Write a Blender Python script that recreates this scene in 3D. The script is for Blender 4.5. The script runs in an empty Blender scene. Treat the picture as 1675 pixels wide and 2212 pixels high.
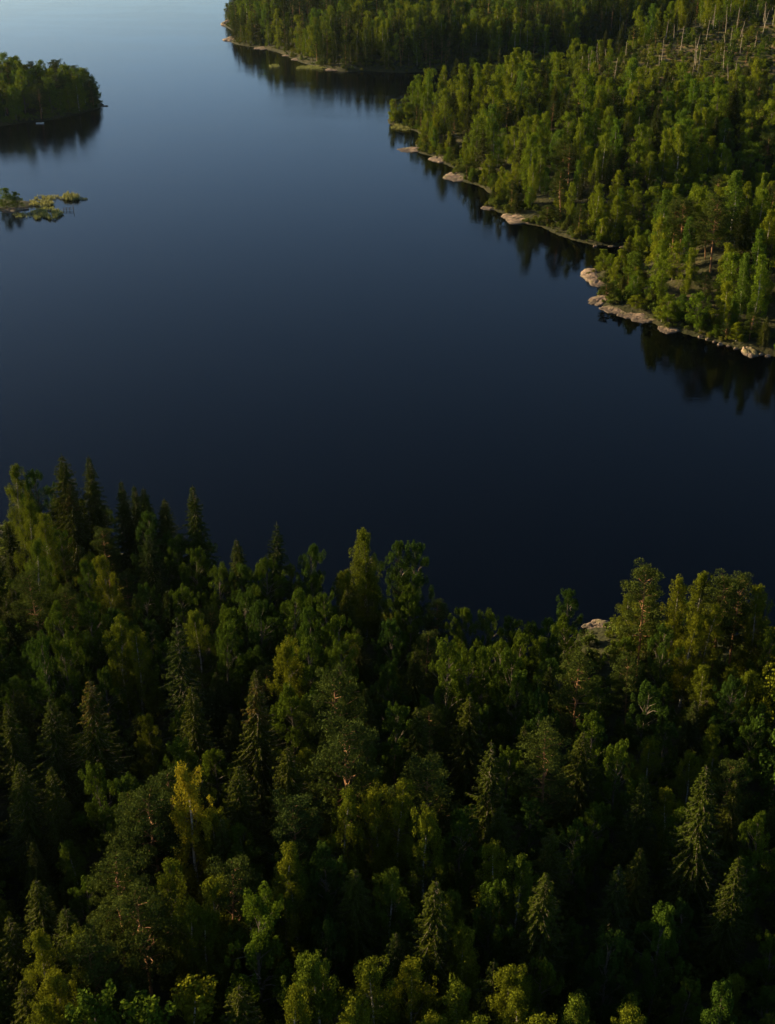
import bpy, math, random
import numpy as np
import bmesh
from mathutils import Vector, noise as mnoise

R = math.radians
sc = bpy.context.scene
col = sc.collection

# ---------------------------------------------------------------- camera
CAM_H, PITCH = 110.0, R(28.0)
IW, IH, FOC = 1675.0, 2212.0, 2600.0          # picture units used for tracing
cam = bpy.data.cameras.new("camera")
cam.sensor_fit = 'VERTICAL'
cam.sensor_height = 24.0
cam.lens = 24.0 * FOC / IH
cam.clip_start = 1.0
cam.clip_end = 20000.0
camo = bpy.data.objects.new("camera", cam)
col.objects.link(camo)
camo.location = (0, 0, CAM_H)
camo.rotation_euler = (R(90) - PITCH, 0, 0)
sc.camera = camo

# ---------------------------------------------------------------- sky, sun, exposure
SUN_AZ, SUN_EL = R(-64.0), R(11.5)            # azimuth from +Y, negative = to the left
world = bpy.data.worlds.new("World")
sc.world = world
world.use_nodes = True
wn, wl = world.node_tree.nodes, world.node_tree.links
sky = wn.new("ShaderNodeTexSky")
sky.sky_type = 'NISHITA'
sky.sun_disc = False
sky.sun_elevation = SUN_EL
sky.sun_rotation = SUN_AZ
sky.air_density = 1.0
sky.dust_density = 4.0
sky.altitude = 2500.0
sky.ozone_density = 2.0
wl.new(sky.outputs[0], wn["Background"].inputs[0])
wn["Background"].inputs[1].default_value = 0.056
sun = bpy.data.lights.new("sun", 'SUN')
sun.energy = 5.0
sun.angle = R(0.6)
sun.color = (1.0, 0.79, 0.46)
suno = bpy.data.objects.new("sun", sun)
col.objects.link(suno)
sd = Vector((math.sin(SUN_AZ) * math.cos(SUN_EL), math.cos(SUN_AZ) * math.cos(SUN_EL), math.sin(SUN_EL)))
suno.rotation_euler = (-sd).to_track_quat('-Z', 'Y').to_euler()
suno.location = (-200, 100, 200)
sc.view_settings.view_transform = 'Standard'
sc.view_settings.look = 'None'
sc.view_settings.gamma = 1.0
sc.view_settings.exposure = 1.85
sc.view_settings.use_curve_mapping = False
sc.cycles.max_bounces = 6
sc.cycles.diffuse_bounces = 1
sc.cycles.glossy_bounces = 2
sc.cycles.transmission_bounces = 3
sc.cycles.transparent_max_bounces = 4
sc.cycles.volume_bounces = 0
sc.cycles.caustics_reflective = False
sc.cycles.caustics_refractive = False
sc.cycles.use_denoising = True

# ---------------------------------------------------------------- helpers
cp, sp = math.cos(PITCH), math.sin(PITCH)


def ground_at(px, py, z=0.0):
    """where the line of sight through a traced point meets the level z"""
    u, v = (px - IW / 2) / FOC, (IH / 2 - py) / FOC
    d = (u, cp + v * sp, -sp + v * cp)
    t = (z - CAM_H) / d[2]
    return (d[0] * t, d[1] * t)


def picture_of(x, y, z):
    zc = y * cp - (z - CAM_H) * sp
    vc = y * sp + (z - CAM_H) * cp
    return (IW / 2 + FOC * x / zc, IH / 2 - FOC * vc / zc, zc)


def tag(o, label=None, cat=None, group=None, kind=None):
    if label: o["label"] = label
    if cat: o["category"] = cat
    if group: o["group"] = group
    if kind: o["kind"] = kind
    return o


class Geo:
    """collects vertices and quads (triangles as repeated last index are avoided)"""
    def __init__(self):
        self.v, self.f, self.m, self.n = [], [], [], 0

    def add(self, v, f, mi=0):
        v = np.asarray(v, dtype=np.float32).reshape(-1, 3)
        f = np.asarray(f, dtype=np.int32)
        self.v.append(v)
        self.f.append(f + self.n)
        self.m.append(np.full(len(f), mi, dtype=np.int32))
        self.n += len(v)

    def merge(self, g, mi):
        for v, f in zip(g.v, g.f):
            pass
        if g.n:
            self.add(np.concatenate(g.v), np.concatenate(g.f), mi)
            self.m[-1][:] = np.concatenate(g.m) + mi

    def mesh(self, name, mats, smooth=False):
        V = np.concatenate(self.v)
        F = np.concatenate(self.f)
        M = np.concatenate(self.m)
        me = bpy.data.meshes.new(name)
        k = F.shape[1]
        me.vertices.add(len(V))
        me.vertices.foreach_set("co", V.ravel())
        me.loops.add(F.size)
        me.loops.foreach_set("vertex_index", F.ravel())
        me.polygons.add(len(F))
        me.polygons.foreach_set("loop_start", np.arange(0, F.size, k, dtype=np.int32))
        me.polygons.foreach_set("loop_total", np.full(len(F), k, dtype=np.int32))
        for mt in mats:
            me.materials.append(mt)
        me.polygons.foreach_set("material_index", M)
        me.polygons.foreach_set("use_smooth", np.full(len(F), smooth, dtype=bool))
        me.update()
        me.validate()
        return me


def link(name, data, parent=None):
    o = bpy.data.objects.new(name, data)
    col.objects.link(o)
    if parent: o.parent = parent
    return o


def tube(g, pts, rad, sides=6, mi=0):
    P = np.asarray(pts, float)
    n = len(P)
    T = np.gradient(P, axis=0)
    T /= np.linalg.norm(T, axis=1)[:, None] + 1e-9
    ref = np.where(np.abs(T[:, 2:3]) > 0.8, np.array([[1.0, 0, 0]]), np.array([[0, 0, 1.0]]))
    A = np.cross(T, ref)
    A /= np.linalg.norm(A, axis=1)[:, None] + 1e-9
    B = np.cross(T, A)
    an = np.linspace(0, 2 * np.pi, sides, endpoint=False)
    rad = np.asarray(rad, float)
    V = P[:, None, :] + rad[:, None, None] * (np.cos(an)[None, :, None] * A[:, None, :] + np.sin(an)[None, :, None] * B[:, None, :])
    F = []
    for i in range(n - 1):
        for j in range(sides):
            k = (j + 1) % sides
            F.append((i * sides + j, i * sides + k, (i + 1) * sides + k, (i + 1) * sides + j))
    g.add(V.reshape(-1, 3), F, mi)


def unit(a):
    return a / (np.linalg.norm(a, axis=-1, keepdims=True) + 1e-9)


def diamonds(g, C, N, L, W, rng, U=None, mi=0):
    """leaf-sized four-cornered blades: centres C, normals N, length L, width W"""
    n = len(C)
    N = unit(N)
    if U is None:
        U = rng.normal(size=(n, 3))
    U = unit(U - N * np.sum(U * N, axis=1, keepdims=True))
    V = np.cross(N, U)
    L = np.asarray(L).reshape(-1, 1) * 0.5
    W = np.asarray(W).reshape(-1, 1) * 0.5
    P = np.stack([C + U * L, C + V * W + N * W * 0.25, C - U * L, C - V * W + N * W * 0.25], axis=1).reshape(-1, 3)
    g.add(P, np.arange(4 * n).reshape(-1, 4), mi)


# ---------------------------------------------------------------- materials
def new_mat(name):
    m = bpy.data.materials.new(name)
    m.use_nodes = True
    nt = m.node_tree
    return m, nt.nodes, nt.links, nt.nodes["Principled BSDF"]


def ramp(nodes, stops):
    r = nodes.new("ShaderNodeValToRGB")
    el = r.color_ramp.elements
    while len(el) < len(stops):
        el.new(0.5)
    for e, (p, c) in zip(el, stops):
        e.position = p
        e.color = (*c, 1)
    return r


def leaf_mat(name, stops, transl=0.28, rough=0.55):
    m, n, l, b = new_mat(name)
    oi = n.new("ShaderNodeObjectInfo")
    ge = n.new("ShaderNodeNewGeometry")
    r = ramp(n, stops)
    l.new(oi.outputs["Random"], r.inputs[0])
    hs = n.new("ShaderNodeHueSaturation")
    mr = n.new("ShaderNodeMapRange")
    mr.inputs[3].default_value = 0.65
    mr.inputs[4].default_value = 1.3
    l.new(ge.outputs["Random Per Island"], mr.inputs[0])
    l.new(mr.outputs[0], hs.inputs["Value"])
    l.new(r.outputs[0], hs.inputs["Color"])
    l.new(hs.outputs[0], b.inputs["Base Color"])
    b.inputs["Roughness"].default_value = rough
    b.inputs["Specular IOR Level"].default_value = 0.0
    t = n.new("ShaderNodeBsdfTranslucent")
    l.new(hs.outputs[0], t.inputs[0])
    mx = n.new("ShaderNodeMixShader")
    mx.inputs[0].default_value = transl
    l.new(b.outputs[0], mx.inputs[1])
    l.new(t.outputs[0], mx.inputs[2])
    l.new(mx.outputs[0], n["Material Output"].inputs[0])
    return m


def noise_mat(name, stops, scale, detail=4, rough=0.85, bump=0.0, bscale=None, spec=0.2):
    m, n, l, b = new_mat(name)
    tc = n.new("ShaderNodeTexCoord")
    nz = n.new("ShaderNodeTexNoise")
    nz.inputs["Scale"].default_value = scale
    nz.inputs["Detail"].default_value = detail
    nz.inputs["Roughness"].default_value = 0.62
    l.new(tc.outputs["Object"], nz.inputs["Vector"])
    r = ramp(n, stops)
    l.new(nz.outputs[0], r.inputs[0])
    l.new(r.outputs[0], b.inputs["Base Color"])
    b.inputs["Roughness"].default_value = rough
    b.inputs["Specular IOR Level"].default_value = spec
    if bump:
        n2 = n.new("ShaderNodeTexNoise")
        n2.inputs["Scale"].default_value = bscale or scale * 3
        n2.inputs["Detail"].default_value = 5
        l.new(tc.outputs["Object"], n2.inputs["Vector"])
        bp = n.new("ShaderNodeBump")
        bp.inputs["Strength"].default_value = bump
        bp.inputs["Distance"].default_value = 0.3
        l.new(n2.outputs[0], bp.inputs["Height"])
        l.new(bp.outputs[0], b.inputs["Normal"])
    return m


M = {}
M['birch'] = leaf_mat("birch_leaf", [(0, (.078, .094, .007)), (.5, (.104, .108, .007)), (1, (.062, .086, .008))], .20)
M['aspen'] = leaf_mat("aspen_leaf", [(0, (.034, .060, .007)), (.5, (.056, .078, .006)), (1, (.026, .050, .008))], .20)
M['young'] = leaf_mat("lit_young_leaf", [(0, (.070, .120, .010)), (.35, (.115, .145, .009)), (.7, (.140, .155, .009)), (1, (.060, .105, .012))], .28)  # brighter far-shore leaf copy: its stronger light over the near wood is painted in
M['gold'] = leaf_mat("golden_birch_leaf", [(0, (.20, .165, .010)), (1, (.20, .165, .010))], .30)
M['fresh'] = leaf_mat("fresh_green_leaf", [(0, (.052, .078, .006)), (1, (.052, .078, .006))], .30)
M['spruce'] = leaf_mat("spruce_needle", [(0, (.032, .042, .005)), (.5, (.044, .050, .005)), (1, (.025, .037, .006))], .12)
M['cone'] = leaf_mat("spruce_cone", [(0, (.075, .052, .010)), (1, (.065, .046, .010))], .05)
M['pine'] = leaf_mat("pine_needle", [(0, (.038, .052, .010)), (.5, (.048, .060, .010)), (1, (.034, .050, .011))], .15)
M['bush'] = leaf_mat("bush_leaf", [(0, (.085, .10, .016)), (.5, (.07, .095, .016)), (1, (.11, .105, .016))], .30)
M['reed'] = leaf_mat("reed_blade", [(0, (.19, .20, .06)), (1, (.22, .21, .07))], .30)
M['barkb'] = noise_mat("birch_bark", [(.35, (.10, .075, .05)), (.5, (.42, .36, .28)), (1, (.50, .44, .36))], 2.5)
M['barkg'] = noise_mat("grey_bark", [(.3, (.06, .045, .03)), (.7, (.15, .12, .085))], 3)
M['barkp'] = noise_mat("pine_bark", [(.3, (.16, .075, .035)), (.7, (.28, .14, .06))], 3)
M['dead'] = noise_mat("dead_wood", [(.3, (.20, .15, .10)), (.7, (.36, .29, .20))], 2)


def rock_mat():
    m, n, l, b = new_mat("granite")
    tc = n.new("ShaderNodeTexCoord")
    ge = n.new("ShaderNodeNewGeometry")
    nz = n.new("ShaderNodeTexNoise")
    nz.inputs["Scale"].default_value = 0.55
    nz.inputs["Detail"].default_value = 7
    nz.inputs["Roughness"].default_value = 0.65
    l.new(ge.outputs["Position"], nz.inputs["Vector"])
    r = ramp(n, [(.30, (.05, .042, .03)), (.42, (.13, .09, .058)), (.55, (.23, .155, .10)), (.75, (.31, .215, .145))])
    l.new(nz.outputs[0], r.inputs[0])
    # moss and lichen patches on the upper faces
    n3 = n.new("ShaderNodeTexNoise")
    n3.inputs["Scale"].default_value = 0.28
    n3.inputs["Detail"].default_value = 6
    l.new(ge.outputs["Position"], n3.inputs["Vector"])
    r3 = ramp(n, [(.50, (0, 0, 0)), (.62, (1, 1, 1))])
    l.new(n3.outputs[0], r3.inputs[0])
    mx = n.new("ShaderNodeMix")
    mx.data_type = 'RGBA'
    l.new(r3.outputs[0], mx.inputs[0])
    l.new(r.outputs[0], mx.inputs[6])
    mx.inputs[7].default_value = (.13, .105, .045, 1)
    # wet dark band at the waterline
    sx = n.new("ShaderNodeSeparateXYZ")
    l.new(ge.outputs["Position"], sx.inputs[0])
    mr = n.new("ShaderNodeMapRange")
    mr.inputs[1].default_value = 0.12
    mr.inputs[2].default_value = 0.4
    l.new(sx.outputs[2], mr.inputs[0])
    m2 = n.new("ShaderNodeMix")
    m2.data_type = 'RGBA'
    l.new(mr.outputs[0], m2.inputs[0])
    m2.inputs[6].default_value = (.07, .05, .035, 1)
    l.new(mx.outputs[2], m2.inputs[7])
    l.new(m2.outputs[2], b.inputs["Base Color"])
    b.inputs["Roughness"].default_value = 0.8
    b.inputs["Specular IOR Level"].default_value = 0.2
    vo = n.new("ShaderNodeTexNoise")
    vo.inputs["Scale"].default_value = 1.6
    vo.inputs["Detail"].default_value = 6
    l.new(ge.outputs["Position"], vo.inputs["Vector"])
    bp = n.new("ShaderNodeBump")
    bp.inputs["Strength"].default_value = 0.7
    bp.inputs["Distance"].default_value = 0.35
    l.new(vo.outputs[0], bp.inputs["Height"])
    l.new(bp.outputs[0], b.inputs["Normal"])
    return m


M['rock'] = rock_mat()


def ground_mat():
    m, n, l, b = new_mat("forest_floor")
    ge = n.new("ShaderNodeNewGeometry")
    nz = n.new("ShaderNodeTexNoise")
    nz.inputs["Scale"].default_value = 0.10
    nz.inputs["Detail"].default_value = 8
    nz.inputs["Roughness"].default_value = 0.7
    l.new(ge.outputs["Position"], nz.inputs["Vector"])
    r = ramp(n, [(.32, (.018, .018, .008)), (.5, (.030, .030, .010)), (.62, (.055, .045, .018)), (.75, (.085, .062, .032))])
    l.new(nz.outputs[0], r.inputs[0])
    at = n.new("ShaderNodeAttribute")
    at.attribute_name = "open_ground"
    n2 = n.new("ShaderNodeTexNoise")
    n2.inputs["Scale"].default_value = 0.16
    n2.inputs["Detail"].default_value = 7
    l.new(ge.outputs["Position"], n2.inputs["Vector"])
    r2 = ramp(n, [(.35, (.055, .065, .016)), (.5, (.11, .085, .030)), (.62, (.15, .095, .045)), (.75, (.08, .085, .02))])
    l.new(n2.outputs[0], r2.inputs[0])
    mx = n.new("ShaderNodeMix")
    mx.data_type = 'RGBA'
    l.new(at.outputs["Fac"], mx.inputs[0])
    l.new(r.outputs[0], mx.inputs[6])
    l.new(r2.outputs[0], mx.inputs[7])
    l.new(mx.outputs[2], b.inputs["Base Color"])
    b.inputs["Roughness"].default_value = 0.95
    b.inputs["Specular IOR Level"].default_value = 0.1
    n4 = n.new("ShaderNodeTexNoise")
    n4.inputs["Scale"].default_value = 0.8
    n4.inputs["Detail"].default_value = 6
    l.new(ge.outputs["Position"], n4.inputs["Vector"])
    bp = n.new("ShaderNodeBump")
    bp.inputs["Strength"].default_value = 0.8
    bp.inputs["Distance"].default_value = 0.6
    l.new(n4.outputs[0], bp.inputs["Height"])
    l.new(bp.outputs[0], b.inputs["Normal"])
    return m


M['ground'] = ground_mat()


GUSTS = [(*ground_at(793, 306), 6.5, 12), (*ground_at(829, 286), 4, 9), (*ground_at(860, 345), 9, 24)]


def water_mat():
    m, n, l, b = new_mat("lake_water")
    ge = n.new("ShaderNodeNewGeometry")
    b.inputs["Base Color"].default_value = (.0003, .0006, .0010, 1)
    b.inputs["IOR"].default_value = 1.14
    # broad calm and breezy areas
    mp = n.new("ShaderNodeMapping")
    mp.inputs["Scale"].default_value = (1.0, 0.45, 1.0)
    mp.inputs["Rotation"].default_value = (0, 0, R(20))
    l.new(ge.outputs["Position"], mp.inputs[0])
    n1 = n.new("ShaderNodeTexNoise")
    n1.inputs["Scale"].default_value = 0.012
    n1.inputs["Detail"].default_value = 5
    n1.inputs["Roughness"].default_value = 0.55
    n1.inputs["Distortion"].default_value = 0.6
    l.new(mp.outputs[0], n1.inputs["Vector"])
    mp3 = n.new("ShaderNodeMapping")
    mp3.inputs["Scale"].default_value = (0.22, 1.0, 1.0)
    mp3.inputs["Rotation"].default_value = (0, 0, R(-24))
    l.new(ge.outputs["Position"], mp3.inputs[0])
    n5 = n.new("ShaderNodeTexNoise")
    n5.inputs["Scale"].default_value = 0.030
    n5.inputs["Detail"].default_value = 6
    n5.inputs["Roughness"].default_value = 0.6
    n5.inputs["Distortion"].default_value = 0.8
    l.new(mp3.outputs[0], n5.inputs["Vector"])
    av = n.new("ShaderNodeMix")
    av.inputs[0].default_value = 0.5
    l.new(n1.outputs[0], av.inputs[2])
    l.new(n5.outputs[0], av.inputs[3])
    sxw = n.new("ShaderNodeSeparateXYZ")
    l.new(ge.outputs["Position"], sxw.inputs[0])
    lee = n.new("ShaderNodeMapRange")
    lee.inputs[1].default_value = 120.0
    lee.inputs[2].default_value = -120.0
    lee.inputs[3].default_value = -0.07
    lee.inputs[4].default_value = 0.08
    l.new(sxw.outputs[0], lee.inputs[0])
    wind = n.new("ShaderNodeMath")
    wind.operation = 'ADD'
    l.new(av.outputs[0], wind.inputs[0])
    l.new(lee.outputs[0], wind.inputs[1])
    mr = n.new("ShaderNodeMapRange")
    mr.inputs[1].default_value = 0.42
    mr.inputs[2].default_value = 0.60
    mr.inputs[3].default_value = 0.02
    mr.inputs[4].default_value = 0.11
    l.new(wind.outputs[0], mr.inputs[0])
    l.new(mr.outputs[0], b.inputs["Roughness"])
    # small wind ripples
    mp2 = n.new("ShaderNodeMapping")
    mp2.inputs["Scale"].default_value = (0.55, 1.0, 1.0)
    mp2.inputs["Rotation"].default_value = (0, 0, R(-12))
    l.new(ge.outputs["Position"], mp2.inputs[0])
    n2 = n.new("ShaderNodeTexNoise")
    n2.inputs["Scale"].default_value = 0.9
    n2.inputs["Detail"].default_value = 4
    n2.inputs["Roughness"].default_value = 0.6
    l.new(mp2.outputs[0], n2.inputs["Vector"])
    n3 = n.new("ShaderNodeTexNoise")
    n3.inputs["Scale"].default_value = 0.12
    n3.inputs["Detail"].default_value = 4
    l.new(mp2.outputs[0], n3.inputs["Vector"])
    mr2 = n.new("ShaderNodeMapRange")
    mr2.inputs[1].default_value = 0.35
    mr2.inputs[2].default_value = 0.70
    mr2.inputs[3].default_value = 0.03
    mr2.inputs[4].default_value = 0.14
    l.new(wind.outputs[0], mr2.inputs[0])
    bp = n.new("ShaderNodeBump")
    bp.inputs["Distance"].default_value = 0.25
    # slick patches left smooth off the far shore
    last = mr2.outputs[0]
    for (gx, gy, rx, ry) in GUSTS:
        sb = n.new("ShaderNodeVectorMath")
        sb.operation = 'SUBTRACT'
        sb.inputs[1].default_value = (gx, gy, 0)
        l.new(ge.outputs["Position"], sb.inputs[0])
        ml = n.new("ShaderNodeVectorMath")
        ml.operation = 'MULTIPLY'
        ml.inputs[1].default_value = (1 / rx, 1 / ry, 0)
        l.new(sb.outputs[0], ml.inputs[0])
        ln = n.new("ShaderNodeVectorMath")
        ln.operation = 'LENGTH'
        l.new(ml.outputs[0], ln.inputs[0])
        ad = n.new("ShaderNodeMath")
        ad.operation = 'MULTIPLY_ADD'
        ad.inputs[1].default_value = 1.6
        l.new(n3.outputs[0], ad.inputs[0])
        l.new(ln.outputs["Value"], ad.inputs[2])
        mg = n.new("ShaderNodeMapRange")
        mg.inputs[1].default_value = 1.5
        mg.inputs[2].default_value = 0.9
        mg.inputs[3].default_value = 0.0
        mg.inputs[4].default_value = -0.12
        l.new(ad.outputs[0], mg.inputs[0])
        sm_ = n.new("ShaderNodeMath")
        sm_.operation = 'ADD'
        sm_.use_clamp = True
        l.new(last, sm_.inputs[0])
        l.new(mg.outputs[0], sm_.inputs[1])
        last = sm_.outputs[0]
    l.new(last, bp.inputs["Strength"])
    l.new(n2.outputs[0], bp.inputs["Height"])
    l.new(bp.outputs[0], b.inputs["Normal"])
    return m


M['water'] = water_mat()

# ---------------------------------------------------------------- the land: shorelines traced and laid on the water level
NEAR = [(-900, 1060), (-300, 1100), (-120, 1120), (0, 1135), (70, 1150), (150, 1160), (250, 1195), (330, 1215), (425, 1225), (480, 1300),
        (530, 1325), (610, 1315), (700, 1335), (790, 1318), (880, 1345), (925, 1400), (990, 1440), (1080, 1460), (1170, 1450), (1235, 1405),
        (1258, 1366), (1290, 1352), (1325, 1346), (1345, 1358), (1400, 1372), (1500, 1385), (1600, 1392), (1700, 1405), (1900, 1430), (2600, 1480),
        (2600, 3600), (-1000, 3600)]
RIGHT = [(838, 258), (845, 268), (872, 273), (900, 284), (917, 296), (898, 312), (905, 330), (936, 338), (958, 352), (985, 364), (975, 378),
         (1000, 392), (1035, 400), (1050, 408), (1066, 424), (1046, 446), (1075, 455), (1096, 464), (1130, 482), (1172, 490), (1205, 506), (1240, 518), (1285, 529),
         (1335, 531), (1395, 538), (1372, 552), (1335, 570), (1290, 584), (1264, 597), (1300, 612), (1322, 627), (1292, 639), (1302, 662), (1350, 681),
         (1402, 692), (1432, 708), (1475, 718), (1522, 731), (1572, 745), (1622, 762), (1675, 769), (1800, 792), (2400, 850), (3600, 900),
         (3600, 60), (3200, -60), (2400, -100), (1700, 60), (1480, 128), (1380, 165), (1290, 188), (1200, 203), (1100, 214), (1000, 222), (930, 231), (870, 246)]
FAR = [(506, 30), (488, 42), (486, 57), (506, 68), (507, 77), (493, 86), (512, 96), (560, 103), (600, 112), (640, 130), (690, 147), (740, 155), (800, 154), (870, 157),
       (960, 153), (1100, 146), (1240, 139), (1400, 120), (1700, 60), (2600, -20), (3600, -150), (2200, -200), (900, -205), (620, -150), (560, -60), (530, -5)]
ISLE = [(-700, 300), (-300, 296), (-100, 283), (0, 273), (60, 263), (112, 258), (172, 246), (212, 234), (223, 226), (205, 214), (150, 207), (60, 203), (-120, 203), (-400, 215)]
SKERRY = [(-260, 438), (-100, 432), (0, 430), (40, 433), (72, 436), (70, 446), (52, 452), (30, 456), (-20, 456), (-150, 466), (-260, 460)]
POLYS = [np.array([ground_at(*p) for p in P]) for P in (NEAR, RIGHT, FAR, ISLE, SKERRY)]


def poly_sd(X, Y, P):
    d2 = np.full(X.shape, 1e18)
    ins = np.zeros(X.shape, bool)
    n = len(P)
    for i in range(n):
        ax, ay = P[i]
        bx, by = P[(i + 1) % n]
        ex, ey = bx - ax, by - ay
        t = np.clip(((X - ax) * ex + (Y - ay) * ey) / (ex * ex + ey * ey + 1e-12), 0, 1)
        dx, dy = X - ax - t * ex, Y - ay - t * ey
        d2 = np.minimum(d2, dx * dx + dy * dy)
        c = ((ay > Y) != (by > Y))
        with np.errstate(divide='ignore', invalid='ignore'):
            xi = ex * (Y - ay) / (ey if abs(ey) > 1e-12 else 1e-12) + ax
        ins ^= c & (X < xi)
    d = np.sqrt(d2)
    return np.where(ins, d, -d)


def waves(X, Y, s, ph):
    return (np.sin(X / s + 1.3 * ph + 0.7 * np.sin(Y / s * .8 + ph)) + np.sin(Y / s * 1.1 + 2.1 * ph + 0.8 * np.sin(X / s * .7)) +
            0.5 * np.sin((X + Y) / s * 1.9 + ph * 3.1) + 0.5 * np.sin((X - Y) / s * 2.3 + ph * 1.7)) / 3.0


def land(X, Y):
    """(height, distance inland, which land)"""
    X = np.asarray(X, float)
    Y = np.asarray(Y, float)
    S = np.stack([poly_sd(X, Y, P) for P in POLYS])
    which = np.argmax(S, axis=0)
    s = np.max(S, axis=0)
    wob = np.clip(np.abs(s) / 4, 0.25, 1)
    s = s + (waves(X, Y, 3.1, .4) * .8 + waves(X, Y, 8.0, 2.0) * 1.0) * wob
    inl = np.maximum(s, 0)
    h = 0.15 + 0.10 * np.minimum(inl, 6) + 4.0 * (1 - np.exp(-inl / 22.0))
    h += waves(X, Y, 11, .9) * np.clip(inl / 18, 0, 1) * 0.9 + waves(X, Y, 31, 1.9) * np.clip(inl / 40, 0, 1) * 1.8
    k = np.clip(inl / 38, 0, 1)
    k = k * k * (3 - 2 * k)
    hill = 50 * np.exp(-.5 * (((X - 330) / 150) ** 2 + ((Y - 740) / 125) ** 2))
    hill += 30 * np.exp(-.5 * (((X - 60) / 190) ** 2 + ((Y - 1300) / 170) ** 2))
    hill += 60 * np.exp(-.5 * (((X - 520) / 260) ** 2 + ((Y - 1350) / 260) ** 2))
    hill += 11 * np.exp(-.5 * (((X - 118) / 38) ** 2 + ((Y - 352) / 24) ** 2)) + 9 * np.exp(-.5 * (((X - 85) / 40) ** 2 + ((Y - 515) / 34) ** 2))
    hill += 15 * np.exp(-.5 * (((X + 45) / 50) ** 2 + ((Y - 1010) / 95) ** 2))
    h += hill * k
    h = np.where(which >= 3, np.minimum(h, 0.25 + 0.10 * inl), h)
    h = np.where(s > 0, h, np.maximum(0.16 * s, -4.0) + 0.02)
    return h, s, which


def land1(x, y):
    h, s, w = land(np.array([x]), np.array([y]))
    return float(h[0]), float(s[0]), int(w[0])


xs = np.concatenate([np.arange(-1500, -420, 40), np.arange(-420, -180, 6), np.arange(-180, 330, 1.8), np.arange(330, 700, 6), np.arange(700, 2600, 50)])
ys = np.concatenate([np.arange(-60, 60, 20), np.arange(60, 880, 1.8), np.arange(880, 1500, 5), np.arange(1500, 3000, 50), np.arange(3000, 9001, 500)])
GX, GY = np.meshgrid(xs, ys)
H, S, W = land(GX.ravel(), GY.ravel())
nx, ny = len(xs), len(ys)
ii, jj = np.meshgrid(np.arange(nx - 1), np.arange(ny - 1))
q = (jj * nx + ii).ravel()
g = Geo()
g.add(np.stack([GX.ravel(), GY.ravel(), H], axis=1), np.stack([q, q + 1, q + nx + 1, q + nx], axis=1))
gme = g.mesh("ground", [M['ground']], True)


def opening(X, Y):
    """the felled slope on the far hillside"""
    a = np.exp(-.5 * (((X - 190) / 62) ** 2 + ((Y - 640) / 38) ** 2)) * 1.7
    b_ = np.exp(-.5 * (((X - 122) / 16) ** 2 + ((Y - 640) / 16) ** 2)) * 1.1
    return np.clip(np.maximum(a, b_) - .25, 0, 1)


og = gme.attributes.new("open_ground", 'FLOAT', 'POINT')
og.data.foreach_set("value", opening(GX.ravel(), GY.ravel()).astype(np.float32))
ground = link("ground", gme)
tag(ground, "dark mossy forest ground with rocky shores under the trees", kind="structure")
g = Geo()
g.add([(-9000, -500, 0), (9000, -500, 0), (9000, 14000, 0), (-9000, 14000, 0)], [(0, 1, 2, 3)])
tag(link("water", g.mesh("water", [M['water']])), "dark blue still lake reflecting the sky", kind="structure")

# ---------------------------------------------------------------- trees


def bent(rng, a, b, sag, n=5, wob=.04):
    t = np.linspace(0, 1, n)[:, None]
    a, b = np.asarray(a, float), np.asarray(b, float)
    p = a + (b - a) * t
    p[:, 2] += sag * np.sin(np.pi * t[:, 0])
    L = np.linalg.norm(b - a)
    p[1:-1] += rng.normal(size=(n - 2, 3)) * wob * L
    return p


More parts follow.
